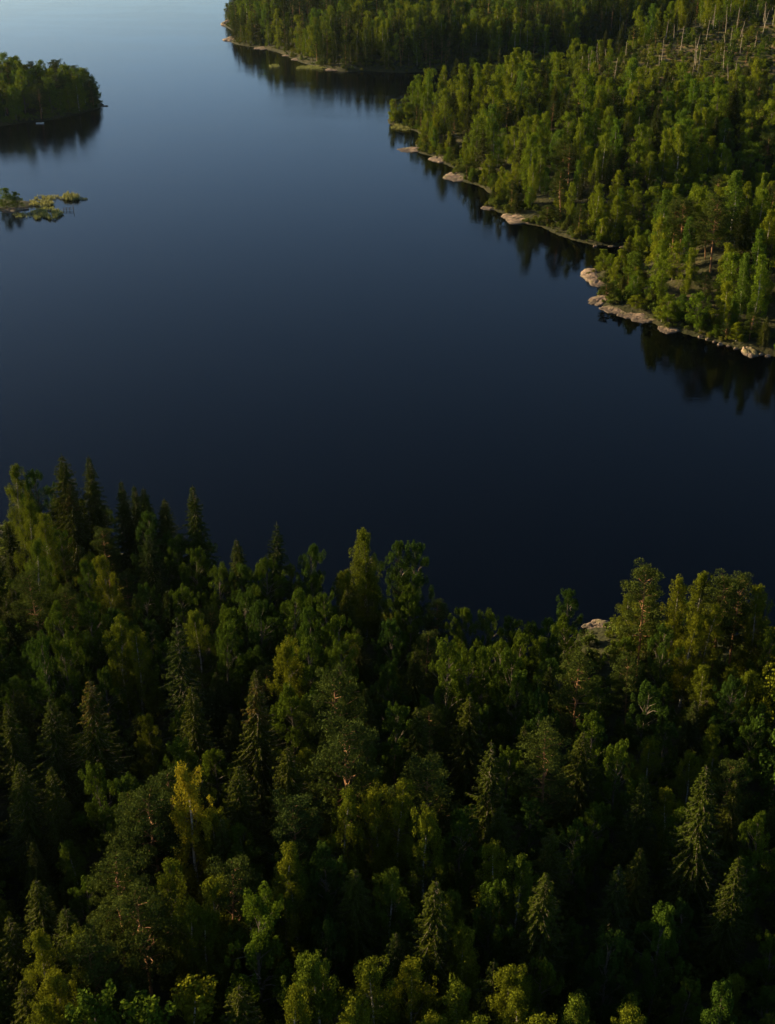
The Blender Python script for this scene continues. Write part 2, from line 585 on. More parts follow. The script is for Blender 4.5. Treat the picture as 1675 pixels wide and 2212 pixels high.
def broadleaf(seed, h=17.0, cr=3.4, base=.30, ncl=95, nleaf=95, leaf=.24, rc=.75, style='birch', lod=1):
    """(trunk Geo, crown Geo) of a birch-like or an upright leafy tree"""
    rng = np.random.default_rng(seed)
    tr, cw = Geo(), Geo()
    lean = rng.normal(size=2) * .35
    zz = np.linspace(-.6, h * .93, 9)
    tx = np.stack([lean[0] * (zz / h) ** 2 + .12 * np.sin(zz * .5 + seed), lean[1] * (zz / h) ** 2 + .12 * np.cos(zz * .45 + seed * 2), zz], axis=1)
    tube(tr, tx, .19 * (h / 17) * (1 - .88 * np.clip(zz / h, 0, 1)) + .015, 7 if lod else 4)

    def axis(z):
        return np.array([np.interp(z, zz, tx[:, 0]), np.interp(z, zz, tx[:, 1]), z])
    z0 = base * h
    nb = max(9, int(ncl / 6.0))
    off = rng.uniform(0, 6.28)
    heads = []
    for i in range(nb):
        t = min(.97, ((i + rng.uniform(.1, .9)) / nb) ** .95)
        ang = off + i * 2.39996 + rng.normal() * .4
        if style == 'birch':
            prof = math.sin(math.pi * min(.985, t + .02) ** .62) ** .8
        else:
            prof = (math.sin(math.pi * (.12 + .86 * t) ** .95)) ** .62
        rr = max(.15, cr * prof - .45 * rc) * rng.uniform(.55, 1.08)
        z = z0 + (h - z0) * t
        ax = axis(min(z, h * .93))
        heads.append((np.array([ax[0] + rr * math.cos(ang), ax[1] + rr * math.sin(ang), z]), rr, ang, t))
    top = axis(h * .93)
    heads.append((np.array([top[0], top[1], h - rc * 1.1]), .2, 0.0, .96))
    nb = len(heads)
    for i in range(ncl):
        hd, rr, ang, t = heads[i % nb]
        first = i < nb
        sg = (0.0 if first else 1.0) * rc * (1.05 - .35 * t)
        d0 = rng.normal(size=3) * sg * np.array([1, 1, .85])
        c = hd + d0
        if not first:                                    # some foliage further in along the bough
            inn = rng.uniform(0, 1) ** 1.5 * .9
            c[:2] -= np.array([math.cos(ang), math.sin(ang)]) * rr * inn
        c[2] = min(c[2], h - .5 * rc)
        z = c[2]
        fr = 1.0 if first else rng.uniform(.3, 1)
        r_ = rc * rng.uniform(.6, 1.25) * (1.0 - .35 * t)
        n = max(6, int(nleaf * (r_ / rc) ** 1.6))
        d = unit(rng.normal(size=(n, 3)))
        rad = rng.uniform(.35, 1, n) ** .6
        P = d * rad[:, None] * r_
        if style == 'birch':
            P[:, 2] *= 1.0
            dn = rng.random(n) < .45
            P[dn, 2] -= np.abs(rng.normal(size=dn.sum())) * r_ * 1.3
            P[dn, :2] *= .6
            N = d + rng.normal(size=(n, 3)) * .55 + np.array([0, 0, .15])
        else:
            P[:, 2] *= 1.55
            P[:, :2] *= (.62 + .30 * np.clip(.6 - P[:, 2:3] / (2 * r_), 0, 1))
            out = np.array([math.cos(ang), math.sin(ang), 0]) * .20
            P += out * (P[:, 2:3] + r_) * .4
            N = d + rng.normal(size=(n, 3)) * .5 + np.array([0, 0, .2])
        sz = leaf * rng.uniform(.65, 1.3, n)
        diamonds(cw, c + P, N, sz, sz * .75, rng)
        if lod and (first or i % 4 == 0):
            zb = max(z0 * .75, z - rr * rng.uniform(.6, 1.0) - .4)
            p = bent(rng, axis(min(zb, h * .9)), c, .12 * rr, 4, .05)
            k = .018 + .012 * rr
            tube(tr, p, np.linspace(k * 1.4, .010, 4), 4, 1)
    return tr, cw


def spruce(seed, h=20.0, rad=2.7, cones=False, sparse=0.0, lod=1):
    rng = np.random.default_rng(seed)
    tr, cw = Geo(), Geo()
    zz = np.linspace(-.6, h, 8)
    tube(tr, np.stack([.05 * np.sin(zz), .05 * np.cos(zz * .8), zz], axis=1), .20 * (h / 20) * (1 - .96 * np.clip(zz / h, 0, 1)) + .01, 7 if lod else 4)
    z = h * .10
    step = .50 if lod else .95
    fullness = rng.uniform(.85, 1.1)
    ph = rng.uniform(0, 6.28)
    while z < h * .985:
        t = z / h
        L0 = rad * min(1, (1 - t) * 1.75) ** .85 * fullness
        nb = (7 if lod else 5) if t < .9 else 4
        a0 = rng.uniform(0, 6.28)
        for k in range(nb):
            if rng.random() < sparse: continue
            az = a0 + k * 6.283 / nb + rng.normal() * .22
            L = L0 * rng.uniform(.62, 1.18) * (1 + .12 * math.sin(az * 2 + ph)) + .12
            dr = rng.uniform(.22, .42) * (1 - t) + (.05 if t < .8 else -.35)
            s = np.linspace(0, 1, 5)
            pr = L * s
            pz = z - dr * L * (s * 1.5 - .65 * s ** 2)
            br = np.stack([pr * math.cos(az), pr * math.sin(az), pz], axis=1)
            if lod:
                tube(tr, br, np.linspace(.022 + .008 * L, .008, 5), 3)
            m = max(3, int(L / (.17 if lod else .42)))
            ss = np.sort(rng.uniform(.10, 1.0, m)) if lod else np.linspace(.25, 1, m)
            cx = np.interp(ss, s, br[:, 0])
            cy = np.interp(ss, s, br[:, 1])
            cz = np.interp(ss, s, br[:, 2])
            for side in ((-1, 1, 0) if lod else (-1, 1)):
                ln = (.30 + .34 * (1 - ss) * min(1.0, L / 1.5)) * rng.uniform(.7, 1.25, m) * (1 if lod else 1.5)
                a2 = az + side * rng.uniform(.7, 1.2, m)
                hang = rng.uniform(.25, .8, m)
                U = np.stack([np.cos(a2), np.sin(a2), -hang], axis=1)
                U = unit(U)
                C = np.stack([cx, cy, cz], axis=1) + U * ln[:, None] * .45
                N = np.stack([np.cos(a2) * .5, np.sin(a2) * .5, np.ones(m)], axis=1) + rng.normal(size=(m, 3)) * .35
                mi = 1 if (cones and t > .74 and rng.random() < .5) else 0
                diamonds(cw, C, N, ln * 1.15, ln * (.34 if lod else .55), rng, U, mi)
        z += step * rng.uniform(.8, 1.2) * (1 - .45 * t)
    # leading shoot
    n = 10
    C = np.stack([np.zeros(n), np.zeros(n), np.linspace(h * .965, h * 1.01, n)], axis=1)
    diamonds(cw, C, rng.normal(size=(n, 3)) * np.array([1, 1, .2]), np.full(n, .4), np.full(n, .12), rng, np.tile(np.array([[0, 0, 1.0]]), (n, 1)) + rng.normal(size=(n, 3)) * .3)
    return tr, cw


def pine(seed, h=19.0, cr=3.0, base=.42, lod=1):
    rng = np.random.default_rng(seed)
    tr, cw = Geo(), Geo()
    zz = np.linspace(-.6, h * .96, 9)
    wx, wy = rng.normal(size=2) * .25
    ax = np.stack([wx * np.sin(zz / h * 3), wy * np.sin(zz / h * 4 + 1), zz], axis=1)
    tube(tr, ax, .20 * (h / 19) * (1 - .85 * np.clip(zz / h, 0, 1)) + .02, 7 if lod else 4)
    nb = 46 if lod else 20
    for i in range(nb):
        t = (i + rng.random()) / nb
        z = h * (base + (1 - base) * t)
        prof = (1 - t) ** .5 * (.55 + .45 * min(1, t * 4)) + .12
        L = cr * prof * rng.uniform(.55, 1.2)
        az = i * 2.4 + rng.normal() * .4
        up = rng.uniform(.05, .45) + .5 * t
        a = np.array([np.interp(z - .3, zz, ax[:, 0]), np.interp(z - .3, zz, ax[:, 1]), z - .4])
        bpt = a + np.array([math.cos(az) * L, math.sin(az) * L, up * L])
        br = bent(rng, a, bpt, -.1 * L, 5, .05)
        tube(tr, br, np.linspace(.03 + .015 * L, .014, 5), 4)
        nt = max(2, int(L * (1.6 if lod else .9)))
        for k in range(nt):
            s = 1 - .62 * k / max(1, nt)
            base_p = np.array([np.interp(s, np.linspace(0, 1, 5), br[:, j]) for j in range(3)])
            c = base_p + rng.normal(size=3) * .28 * np.array([1, 1, .5])
            r_ = rng.uniform(.5, .85)
            n = 85 if lod else 26
            d = unit(rng.normal(size=(n, 3)) + np.array([0, 0, .35]))
            P = d * (rng.uniform(.3, 1, n) ** .5)[:, None] * r_ * np.array([1.25, 1.25, .75])
            ln = rng.uniform(.22, .38, n) * (1 if lod else 1.8)
            diamonds(cw, c + P, d + rng.normal(size=(n, 3)) * .7, ln, ln * (.38 if lod else .6), rng, d + rng.normal(size=(n, 3)) * .5)
    return tr, cw


def bush(seed, r=1.3, n=26, nleaf=70, leaf=.2):
    rng = np.random.default_rng(seed)
    tr, cw = Geo(), Geo()
    for i in range(n):
        az, el = rng.uniform(0, 6.28), rng.uniform(.05, 1.5)
        rr = r * rng.uniform(.35, 1)
        c = np.array([math.cos(az) * math.cos(el) * rr, math.sin(az) * math.cos(el) * rr, .25 + math.sin(el) * rr * 1.1])
        rc = r * rng.uniform(.25, .45)
        d = unit(rng.normal(size=(nleaf, 3)))
        P = d * (rng.uniform(.3, 1, nleaf) ** .5)[:, None] * rc
        sz = leaf * rng.uniform(.6, 1.3, nleaf)
        diamonds(cw, c + P, d + rng.normal(size=(nleaf, 3)) * .5, sz, sz * .7, rng)
        if i % 2 == 0:
            tube(tr, bent(rng, (0, 0, -.2), c, .1, 4, .05), [.05, .035, .022, .01], 4)
    return tr, cw


def snag(seed, h=11.0):
    rng = np.random.default_rng(seed)
    tr = Geo()
    zz = np.linspace(-.5, h, 7)
    lx, ly = rng.normal(size=2) * .5
    tq = np.clip(zz / h, 0, 1) ** 1.5
    ax = np.stack([lx * tq, ly * tq, zz], axis=1)
    tube(tr, ax, .17 * (1 - .75 * np.clip(zz / h, 0, 1)), 7)
    br = Geo()
    for i in range(12):
        z = h * rng.uniform(.35, .97)
        az = rng.uniform(0, 6.28)
        L = rng.uniform(.4, 1.5)
        a = np.array([np.interp(z, zz, ax[:, 0]), np.interp(z, zz, ax[:, 1]), z])
        tube(br, bent(rng, a, a + np.array([math.cos(az) * L, math.sin(az) * L, rng.uniform(-.2, .5) * L]), .05, 4, .06), [.04, .03, .02, .008], 4)
    return tr, br


LIB = {}


def lib(kind, n, fn, bark, leaves):
    out = []
    for i in range(n):
        t, c = fn(i)
        out.append((t.mesh(kind + "_trunk", [bark, M['barkg']], True), c.mesh(kind + "_crown", leaves)))
    LIB[kind] = out


lib('birch', 6, lambda i: broadleaf(11 + i, 17, 3.5 + .4 * (i % 3), .14, 130, 230, .175, .80, 'birch'), M['barkb'], [M['birch']])
lib('aspen', 6, lambda i: broadleaf(41 + i, 17, 3.6 + .4 * (i % 3), .16, 125, 250, .175, .80, 'aspen'), M['barkg'], [M['aspen']])
lib('spruce', 5, lambda i: spruce(71 + i, 20, 3.2 + .3 * (i % 3), i == 1, .0 if i < 4 else .3), M['barkg'], [M['spruce'], M['cone']])
lib('pine', 5, lambda i: pine(91 + i, 19, 3.6 + .35 * (i % 3), .30 + .05 * (i % 3)), M['barkp'], [M['pine']])
lib('bush', 4, lambda i: bush(121 + i), M['barkg'], [M['bush']])
t_, c_ = broadleaf(17, 17, 2.9, .16, 110, 210, .19, .78, 'birch')
LIB['gold'] = [(t_.mesh("golden_trunk", [M['barkb'], M['barkg']], True), c_.mesh("golden_crown", [M['gold']]))]
t_, c_ = broadleaf(47, 17, 4.0, .14, 130, 240, .18, .82, 'aspen')
LIB['fresh'] = [(t_.mesh("fresh_trunk", [M['barkg'], M['barkg']], True), c_.mesh("fresh_crown", [M['fresh']]))]
for kind_, nm_ in (('birch', 'young_birch'), ('aspen', 'young_aspen')):
    LIB[nm_] = []  # leafy trees whose leaf colour is raised to look sunlit
    for i in range(5):
        t_, c_ = broadleaf((151 if kind_ == 'birch' else 171) + i, (16, 18, 20, 17, 18)[i], (3.0, 3.5, 3.9, 4.3, 3.3)[i], .16, (90, 110, 125, 125, 100)[i], 120, .30, 1.0, kind_)
        LIB[nm_].append((t_.mesh(nm_ + "_trunk", [M['barkb' if kind_ == 'birch' else 'barkg'], M['barkg']], True), c_.mesh(nm_ + "_crown", [M['young']])))
snags = [tuple(gg.mesh("snag", [M['dead']], True) for gg in snag(141 + i)) for i in range(4)]

SIZE = {'birch': 17, 'aspen': 17, 'spruce': 20, 'pine': 19, 'gold': 17, 'fresh': 17, 'young_birch': 17, 'young_aspen': 17}
NAMES = {'birch': 'birch_tree', 'aspen': 'aspen_tree', 'spruce': 'spruce_tree', 'pine': 'pine_tree', 'gold': 'birch_tree', 'fresh': 'aspen_tree', 'young_birch': 'birch_tree', 'young_aspen': 'aspen_tree'}
CATS = {'birch': 'birch', 'aspen': 'aspen', 'spruce': 'spruce', 'pine': 'pine', 'gold': 'birch', 'fresh': 'aspen', 'young_birch': 'birch', 'young_aspen': 'aspen'}
rnd = random.Random(7)
ALLTREES = []     # (x, y, z, kind, height) of every single tree


def plant(kind, x, y, z, h, label, group, var=None, wide=1.0):
    if kind == 'spruce' and var is None: var = rnd.choice((0, 2, 3, 0, 2, 3, 4))
    v = LIB[kind][var if var is not None else rnd.randrange(len(LIB[kind]))]
    root = link(NAMES[kind], None)
    root.empty_display_size = .5
    root.location = (x, y, z)
    k = h / SIZE[kind]
    w = (.55 * k + .45) * wide
    root.scale = (w, w, k)
    root.rotation_euler = (rnd.gauss(0, .02), rnd.gauss(0, .02), rnd.uniform(0, 6.28))
    link("trunk", v[0], root)
    link("crown", v[1], root)
    tag(root, label, CATS[kind], group)
    return root


# ---- the near wood: tree tops traced one by one (picture position of the tip, kind, height)
S_, P_, B_, A_ = 'spruce', 'pine', 'birch', 'aspen'
TOPS = [
    (25, 998, B_, 18), (75, 1012, A_, 17), (130, 978, S_, 23), (190, 984, S_, 22), (150, 1046, S_, 18), (262, 1040, S_, 18), (290, 1046, S_, 17), (312, 1050, S_, 18),
    (350, 1076, S_, 15), (417, 1048, S_, 24), (52, 1080, B_, 17), (92, 1108, B_, 17), (318, 1108, A_, 17), (322, 1150, S_, 16), (420, 1188, A_, 14), (65, 1160, B_, 18),
    (66, 1240, P_, 17), (228, 1204, B_, 17), (380, 1160, A_, 14), (470, 1222, A_, 14), (392, 1262, A_, 14), (310, 1268, A_, 13), (135, 1303, A_, 16), (188, 1298, A_, 15),
    (250, 1325, B_, 17), (287, 1352, B_, 16), (381, 1337, S_, 22), (423, 1309, B_, 16), (485, 1312, A_, 16), (484, 1348, A_, 16), (558, 1298, A_, 16), (527, 1281, A_, 15),
    (92, 1373, A_, 17), (131, 1376, A_, 16), (184, 1463, S_, 23), (410, 1476, S_, 20), (549, 1463, S_, 23),
    (788, 1137, B_, 21), (896, 1171, A_, 17), (866, 1176, A_, 16), (792, 1212, B_, 15), (752, 1228, B_, 14), (518, 1218, A_, 15), (570, 1206, A_, 16), (587, 1134, S_, 20),
    (517, 1164, S_, 18), (670, 1178, A_, 15), (632, 1275, A_, 17), (705, 1284, A_, 14), (889, 1278, A_, 14), (847, 1336, A_, 14), (735, 1327, A_, 17), (668, 1320, A_, 17),
    (622, 1379, B_, 18), (667, 1383, A_, 17), (736, 1389, A_, 16), (972, 1379, A_, 19), (1008, 1410, A_, 16), (1000, 1317, A_, 14), (1051, 1320, A_, 14), (1045, 1396, A_, 16),
    (629, 1483, A_, 17), (728, 1455, P_, 20), (837, 1430, A_, 14), (854, 1524, A_, 15), (910, 1524, S_, 16), (1013, 1503, S_, 16), (750, 1562, P_, 22), (629, 1600, S_, 20),
    (923, 1638, P_, 18), (1062, 1600, S_, 20), (504, 1652, S_, 20),
    (1403, 1224, P_, 21), (1472, 1245, B_, 18), (1515, 1234, B_, 18), (1569, 1245, P_, 18), (1606, 1248, P_, 17), (1645, 1262, B_, 17), (1531, 1304, B_, 16), (1226, 1332, A_, 12), (1152, 1342, A_, 12), (1190, 1338, A_, 12.5), (1172, 1372, B_, 12), (1128, 1366, A_, 13),
    (1108, 1331, A_, 12), (1444, 1354, A_, 15), (1496, 1328, B_, 16), (1108, 1404, A_, 15), (1257, 1418, P_, 18), (1115, 1456, A_, 15), (1171, 1497, A_, 15), (1285, 1546, A_, 15),
    (1261, 1576, S_, 16), (1344, 1608, A_, 15), (1185, 1574, P_, 18), (1541, 1652, S_, 23), (1396, 1674, S_, 16),
    (15, 1513, S_, 18), (105, 1509, S_, 20), (388, 1596, A_, 18), (48, 1644, S_, 18), (112, 1656, S_, 17), (208, 1655, A_, 16), (265, 1682, A_, 16), (407, 1668, 'gold', 23),
    (360, 1676, P_, 18), (322, 1704, P_, 19), (298, 1726, P_, 17), (440, 1676, S_, 18), (478, 1764, S_, 17), (457, 1736, B_, 17), (519, 1794, A_, 15), (232, 1842, P_, 18),
    (76, 1897, S_, 17), (140, 1959, S_, 18), (357, 1866, B_, 17), (486, 1864, P_, 17), (450, 1890, B_, 17), (412, 1938, B_, 16), (436, 1968, B_, 15), (541, 1928, 'fresh', 20),
    (298, 1928, P_, 18), (80, 2022, B_, 17), (158, 2020, B_, 17), (196, 2018, P_, 17), (121, 2088, B_, 17), (87, 2164, B_, 16), (17, 1980, S_, 15), (523, 2129, S_, 17),
    (287, 2112, S_, 14), (46, 2118, S_, 15), (734, 1706, B_, 18), (819, 1700, B_, 18), (854, 1692, B_, 19), (639, 1728, P_, 18), (916, 1742, B_, 18), (999, 1748, A_, 15),
    (603, 1831, B_, 19), (634, 1833, B_, 18), (691, 1835, A_, 17), (767, 1862, S_, 18), (840, 1866, B_, 17), (923, 1907, S_, 22), (854, 2012, S_, 15), (982, 1973, B_, 18),
    (1004, 2006, B_, 17), (698, 1990, A_, 13), (688, 2062, B_, 20), (656, 2088, B_, 19), (628, 2126, B_, 18), (806, 2056, B_, 19), (895, 2049, B_, 18), (999, 2122, B_, 18),
    (760, 2154, B_, 18), (1027, 2190, B_, 18), (937, 2192, B_, 17), (1077, 1828, B_, 17), (1068, 1914, A_, 15), (1086, 1744, S_, 15), (1065, 2073, S_, 16), (1106, 2094, B_, 17),
    (1177, 1868, S_, 20), (1126, 1846, B_, 17), (1596, 1852, S_, 17), (1651, 1764, A_, 14), (1341, 1868, S_, 15), (1436, 1961, A_, 16), (1315, 2016, A_, 14), (1246, 1786, A_, 13),
    (1111, 2100, B_, 16), (1130, 2134, B_, 17), (1180, 2174, B_, 19), (1272, 2162, B_, 18), (1381, 2162, B_, 18), (1567, 2134, A_, 15), (1166, 2078, A_, 13), (1195, 1780, S_, 16),
]
NUM = ["no", "one", "two", "three", "four", "five", "six", "seven", "eight", "nine", "ten"]
LOOKS = {'birch': "yellow-green birch", 'aspen': "green aspen", 'spruce': "pointed spruce", 'pine': "round-topped pine",
         'gold': "golden yellow birch", 'fresh': "bright fresh green upright aspen"}
used_labels = {}


def spell(n):
    ones = "zero one two three four five six seven eight nine ten eleven twelve thirteen fourteen fifteen sixteen seventeen eighteen nineteen".split()
    tens = "twenty thirty forty fifty sixty seventy eighty ninety".split()
    n = max(0, n)
    if n >= 100: return "hundred"
    if n < 20: return ones[n]
    return tens[n // 10 - 2] + ("-" + ones[n % 10] if n % 10 else "")


def place_words(x, y, z):
    px, py, _ = picture_of(x, y, z)
    return max(0, min(100, round(px / IW * 100))), max(0, min(100, round(py / IH * 100)))


def tree_label(kind, where, x, y, z, h):
    a, b_ = place_words(x, y, z + h)
    size = "tall " if h > 18.5 else ("short " if h < 12 else "")
    for da, db in ((0, 0), (1, 0), (-1, 0), (0, 1), (0, -1), (1, 1), (-1, -1), (1, -1), (-1, 1)):
        lab = f"{size}{LOOKS[kind]} {where}, {spell(a + da)} percent across, {spell(b_ + db)} percent down the photo"
        if lab not in used_labels: break
    used_labels[lab] = 1
    return lab


TOPS = [(a_, b_, c_, 14 + (d_ - 14) * .95) for (a_, b_, c_, d_) in TOPS]
TP = np.array([(t[0], t[1], t[3]) for t in TOPS], float)
tz = np.full(len(TP), 4.0)
for _ in range(4):
    tu, tv_ = (TP[:, 0] - IW / 2) / FOC, (IH / 2 - TP[:, 1]) / FOC
    tt = (tz + TP[:, 2] - CAM_H) / (-sp + tv_ * cp)
    TX, TY = tu * tt, (cp + tv_ * sp) * tt
    tz = np.maximum(land(TX, TY)[0], .2)
near_pts = [(float(x), float(y), float(z), t[2], t[3]) for x, y, z, t in zip(TX, TY, tz, TOPS)]
special = {(407, 1668): "golden yellow birch crown standing out among the dark near wood",
           (541, 1928): "bright fresh green aspen with upright lobes low in the near wood"}
for (px, py, kind, h), (x, y, z, _, _) in zip(TOPS, near_pts):
    lab = special.get((px, py)) or tree_label(kind, "in the near wood", x, y, z, h)
    plant(kind, x, y, z - .1, h, lab, "trees of the near wood", 1 if (px, py) in ((184, 1463), (150, 1046), (549, 1463)) else None, .86 if kind in (B_, A_) else .95)
    ALLTREES.append((x, y))


def darts(x0, x1, y0, y1, dist, tries, accept, existing=(), seed=1):
    """random points kept at least dist apart; accept(x, y arrays) gives a mask"""
    rng = np.random.default_rng(seed)
    X = rng.uniform(x0, x1, tries)
    Y = rng.uniform(y0, y1, tries)
    ok = accept(X, Y)
    cell = {}
    out = []

    def far(x, y, d):
        i, j = int(x // d), int(y // d)
        for a in (i - 1, i, i + 1):
            for b_ in (j - 1, j, j + 1):
                for (qx, qy) in cell.get((a, b_), ()):
                    if (qx - x) ** 2 + (qy - y) ** 2 < d * d:
                        return False
        return True
    for (x, y) in existing:
        cell.setdefault((int(x // dist), int(y // dist)), []).append((x, y))
    for x, y in zip(X[ok], Y[ok]):
        if far(x, y, dist):
            cell.setdefault((int(x // dist), int(y // dist)), []).append((x, y))
            out.append((x, y))
    return out


def land_is(w, inland):
    def f(X, Y):
        h, s, ww = land(X, Y)
        return (ww == w) & (s > inland)
    return f


def in_view(x, y, z, m=60):
    px, py, zc = picture_of(x, y, z)
    return zc > 5 and -m < px < IW + m and -m < py < IH + m


def mix(weights):
    r = rnd.random() * sum(w for _, w in weights)
    for k, w in weights:
        r -= w
        if r <= 0: return k
    return weights[-1][0]


def patch(x, y, w, size=34.0):
    """kinds grow in patches: weights pushed up and down by slow noise"""
    out = []
    for i, (k, v) in enumerate(w):
        q_ = mnoise.noise(Vector((x / size + 31.7 * i, y / size * .8 - 17.3 * i, i * 5.1)))
        out.append((k, v * math.exp(3.4 * q_)))
    return mix(out)


SCATTER = {}          # trees that join the mass of the woods


def mass(key, kind, x, y, z, k):
    SCATTER.setdefault(key, []).append((kind, x, y, z, k))


def with_land(pts):
    if not pts: return []
    a = np.array(pts)
    h, s, w = land(a[:, 0], a[:, 1])
    return list(zip(a[:, 0].tolist(), a[:, 1].tolist(), h.tolist(), s.tolist()))


# picture position of the middle, width in picture units, depth in m, height in m, turn in degrees, label
ROCKS = [
    (890, 323, 50, 4.5, 1.5, -28, "low pale rock slab reaching into the water just past the wooded tip"),
    (966, 343, 66, 7, 2.6, -25, "broad cracked tan rock slab, upper of the two beneath the pines"),
    (1000, 381, 66, 7, 2.2, -12, "wide flat tan slab, lower of the two beneath the pines"),
    (1026, 362, 44, 7, 2.4, -20, "brown mossy rock shelf between the pair of tan slabs and the trees"),
    (1056, 448, 26, 3, .9, 10, "little rock point in front of a lone shore pine"),
    (1137, 471, 90, 6.5, 2.4, -25, "long rounded slab sloping down from the middle of the far shore"),
    (1294, 599, 66, 8, 1.9, 8, "pale rock tongue at the mouth of the dark inlet"),
    (1308, 645, 46, 6, 1.8, -40, "ridged rock corner just below the pale tongue"),
    (1334, 668, 60, 3.2, 1.2, -28, "narrow rock edge running along under the corner trees"),
    (1362, 677, 44, 3.6, 1.2, -20, "flat ledge joining the narrow rock edge to the long low slab"),
    (1393, 684, 60, 4, 1.4, -18, "long low slab under young trees on the near peninsula"),
    (1443, 711, 36, 2.8, 1.0, -14, "small flat pinkish slab alone at the peninsula waterline"),
    (1620, 760, 27, 3.0, 1.6, 0, "single light rounded boulder at the foot of the peninsula spruces"),
    (1286, 531, 9, 1.2, .7, 0, "small white stone at the head of the inlet"),
    (1514, 727, 10, 1.2, .7, 0, "pale stone, first of the row along the peninsula"),
    (1529, 732, 8, 1.1, .6, 0, "pale stone, second of the row along the peninsula"),
    (1544, 737, 7, 1.0, .5, 0, "pale stone, third of the row along the peninsula"),
    (1557, 743, 11, 1.3, .7, 0, "pale stone, fourth and widest of the row along the peninsula"),
    (1574, 746, 7, 1.0, .5, 0, "pale stone, fifth of the row along the peninsula"),
    (1590, 752, 9, 1.0, .6, 0, "pale stone, last of the row before the light boulder"),
    (1644, 765, 9, 1.0, .6, 0, "grey stone just beyond the light boulder"),
    (1660, 768, 12, 1.2, .6, 0, "grey stone at the edge of the photo beyond the light boulder"),
    (1322, 531, 14, 1.5, .6, 0, "flat grey stone among the grass of the inlet"),
    (1345, 533, 12, 1.5, .6, 0, "flat grey stone deepest in the inlet"),
    (495, 51, 26, 10, 5.5, 0, "steep reddish rock bluff at the tip of the farthest headland"),
    (505, 85, 34, 8, 3.5, 0, "lower rock bluff just this side of the headland tip"),
    (568, 104, 34, 5, 1.6, -14, "thin rock ledge halfway along the headland shore"),
    (622, 119, 20, 4, 1.6, -20, "small rock where the headland shore bends"),
    (645, 128, 30, 4, 1.6, -20, "light rock beside the headland reeds"),
    (720, 150, 26, 5, 1.6, 10, "rock at the corner where the dark cove begins"),
    (1297, 1353, 62, 1.5, 1.1, -4, "broad grey slab at the water between the near wood and the tall pine"),
    (1326, 1348, 16, 1.3, .8, -50, "small tilted sunlit rock beside the broad grey slab"),
    (8, 446, 40, 4, 1.5, -8, "grey rock at the foot of the golden bush on the islet"),
    (28, 452, 34, 3.5, 1.3, -10, "tan rock at the water on the islet"),
    (54, 451, 16, 2, .7, 5, "low dark rock between the islet's tan rock and the reeds"),
    (226, 228, 13, 1.2, .5, 0, "low dark rock just off the tip of the wooded island"),
]
RC = []
for (px, py, w, dp, hz, rot, lab) in ROCKS:
    x, y = ground_at(px, py, .3)
    RC.append((x, y, w / FOC * picture_of(x, y, .3)[2] * .5))


def off_rocks(X, Y, pad=1.0):
    ok = np.ones(np.shape(X), bool)
    for (x, y, r_) in RC:
        ok &= (X - x) ** 2 + ((Y - y) * 1.7) ** 2 > (r_ + pad) ** 2
    return ok


near_fill = darts(-190, 120, 55, 235, 4.4, 16000, land_is(0, 1.5), [(p[0], p[1]) for p in near_pts], 3)
for (x, y, z, s) in with_land(near_fill):
    qx, qy, _ = picture_of(x, y, z + 12)
    if abs(qx - 1297) < 46 and 1240 < qy < 1385: continue      # open ground behind the shore slab
    h = rnd.uniform(8.5, 13.5)
    kind = mix([(A_, 4.5), (B_, 2), (S_, 3.4), (P_, 1)])
    if in_view(x, y, z + h, 10) and in_view(x, y, z + h * .75, -5):
        plant(kind, x, y, z - .1, h, tree_label(kind, "in the near wood", x, y, z, h), "trees of the near wood", None, .85)
    else:
        if not (y > 168 and x < 0):
            mass('near', kind, x, y, z, h * rnd.uniform(1.0, 1.35))

# ---- island on the left
isle = darts(-340, -100, 560, 760, 5.0, 6000, land_is(3, 2.0), (), 5)
for (x, y, z, s) in with_land(isle):
    kind = mix([(A_, 4), (B_, 2), (P_, 3), (S_, 1)])
    h = rnd.uniform(11.5, 19) * (1 if s > 8 else .85)
    if in_view(x, y, z + h * .6, 0):
        plant({B_: 'young_birch', A_: 'young_aspen'}.get(kind, kind), x, y, z - .1, h, tree_label(kind, "on the island", x, y, z, h), "trees on the wooded island", None, rnd.uniform(1.15, 1.5))
    else:
        mass('near', kind, x, y, z, h)

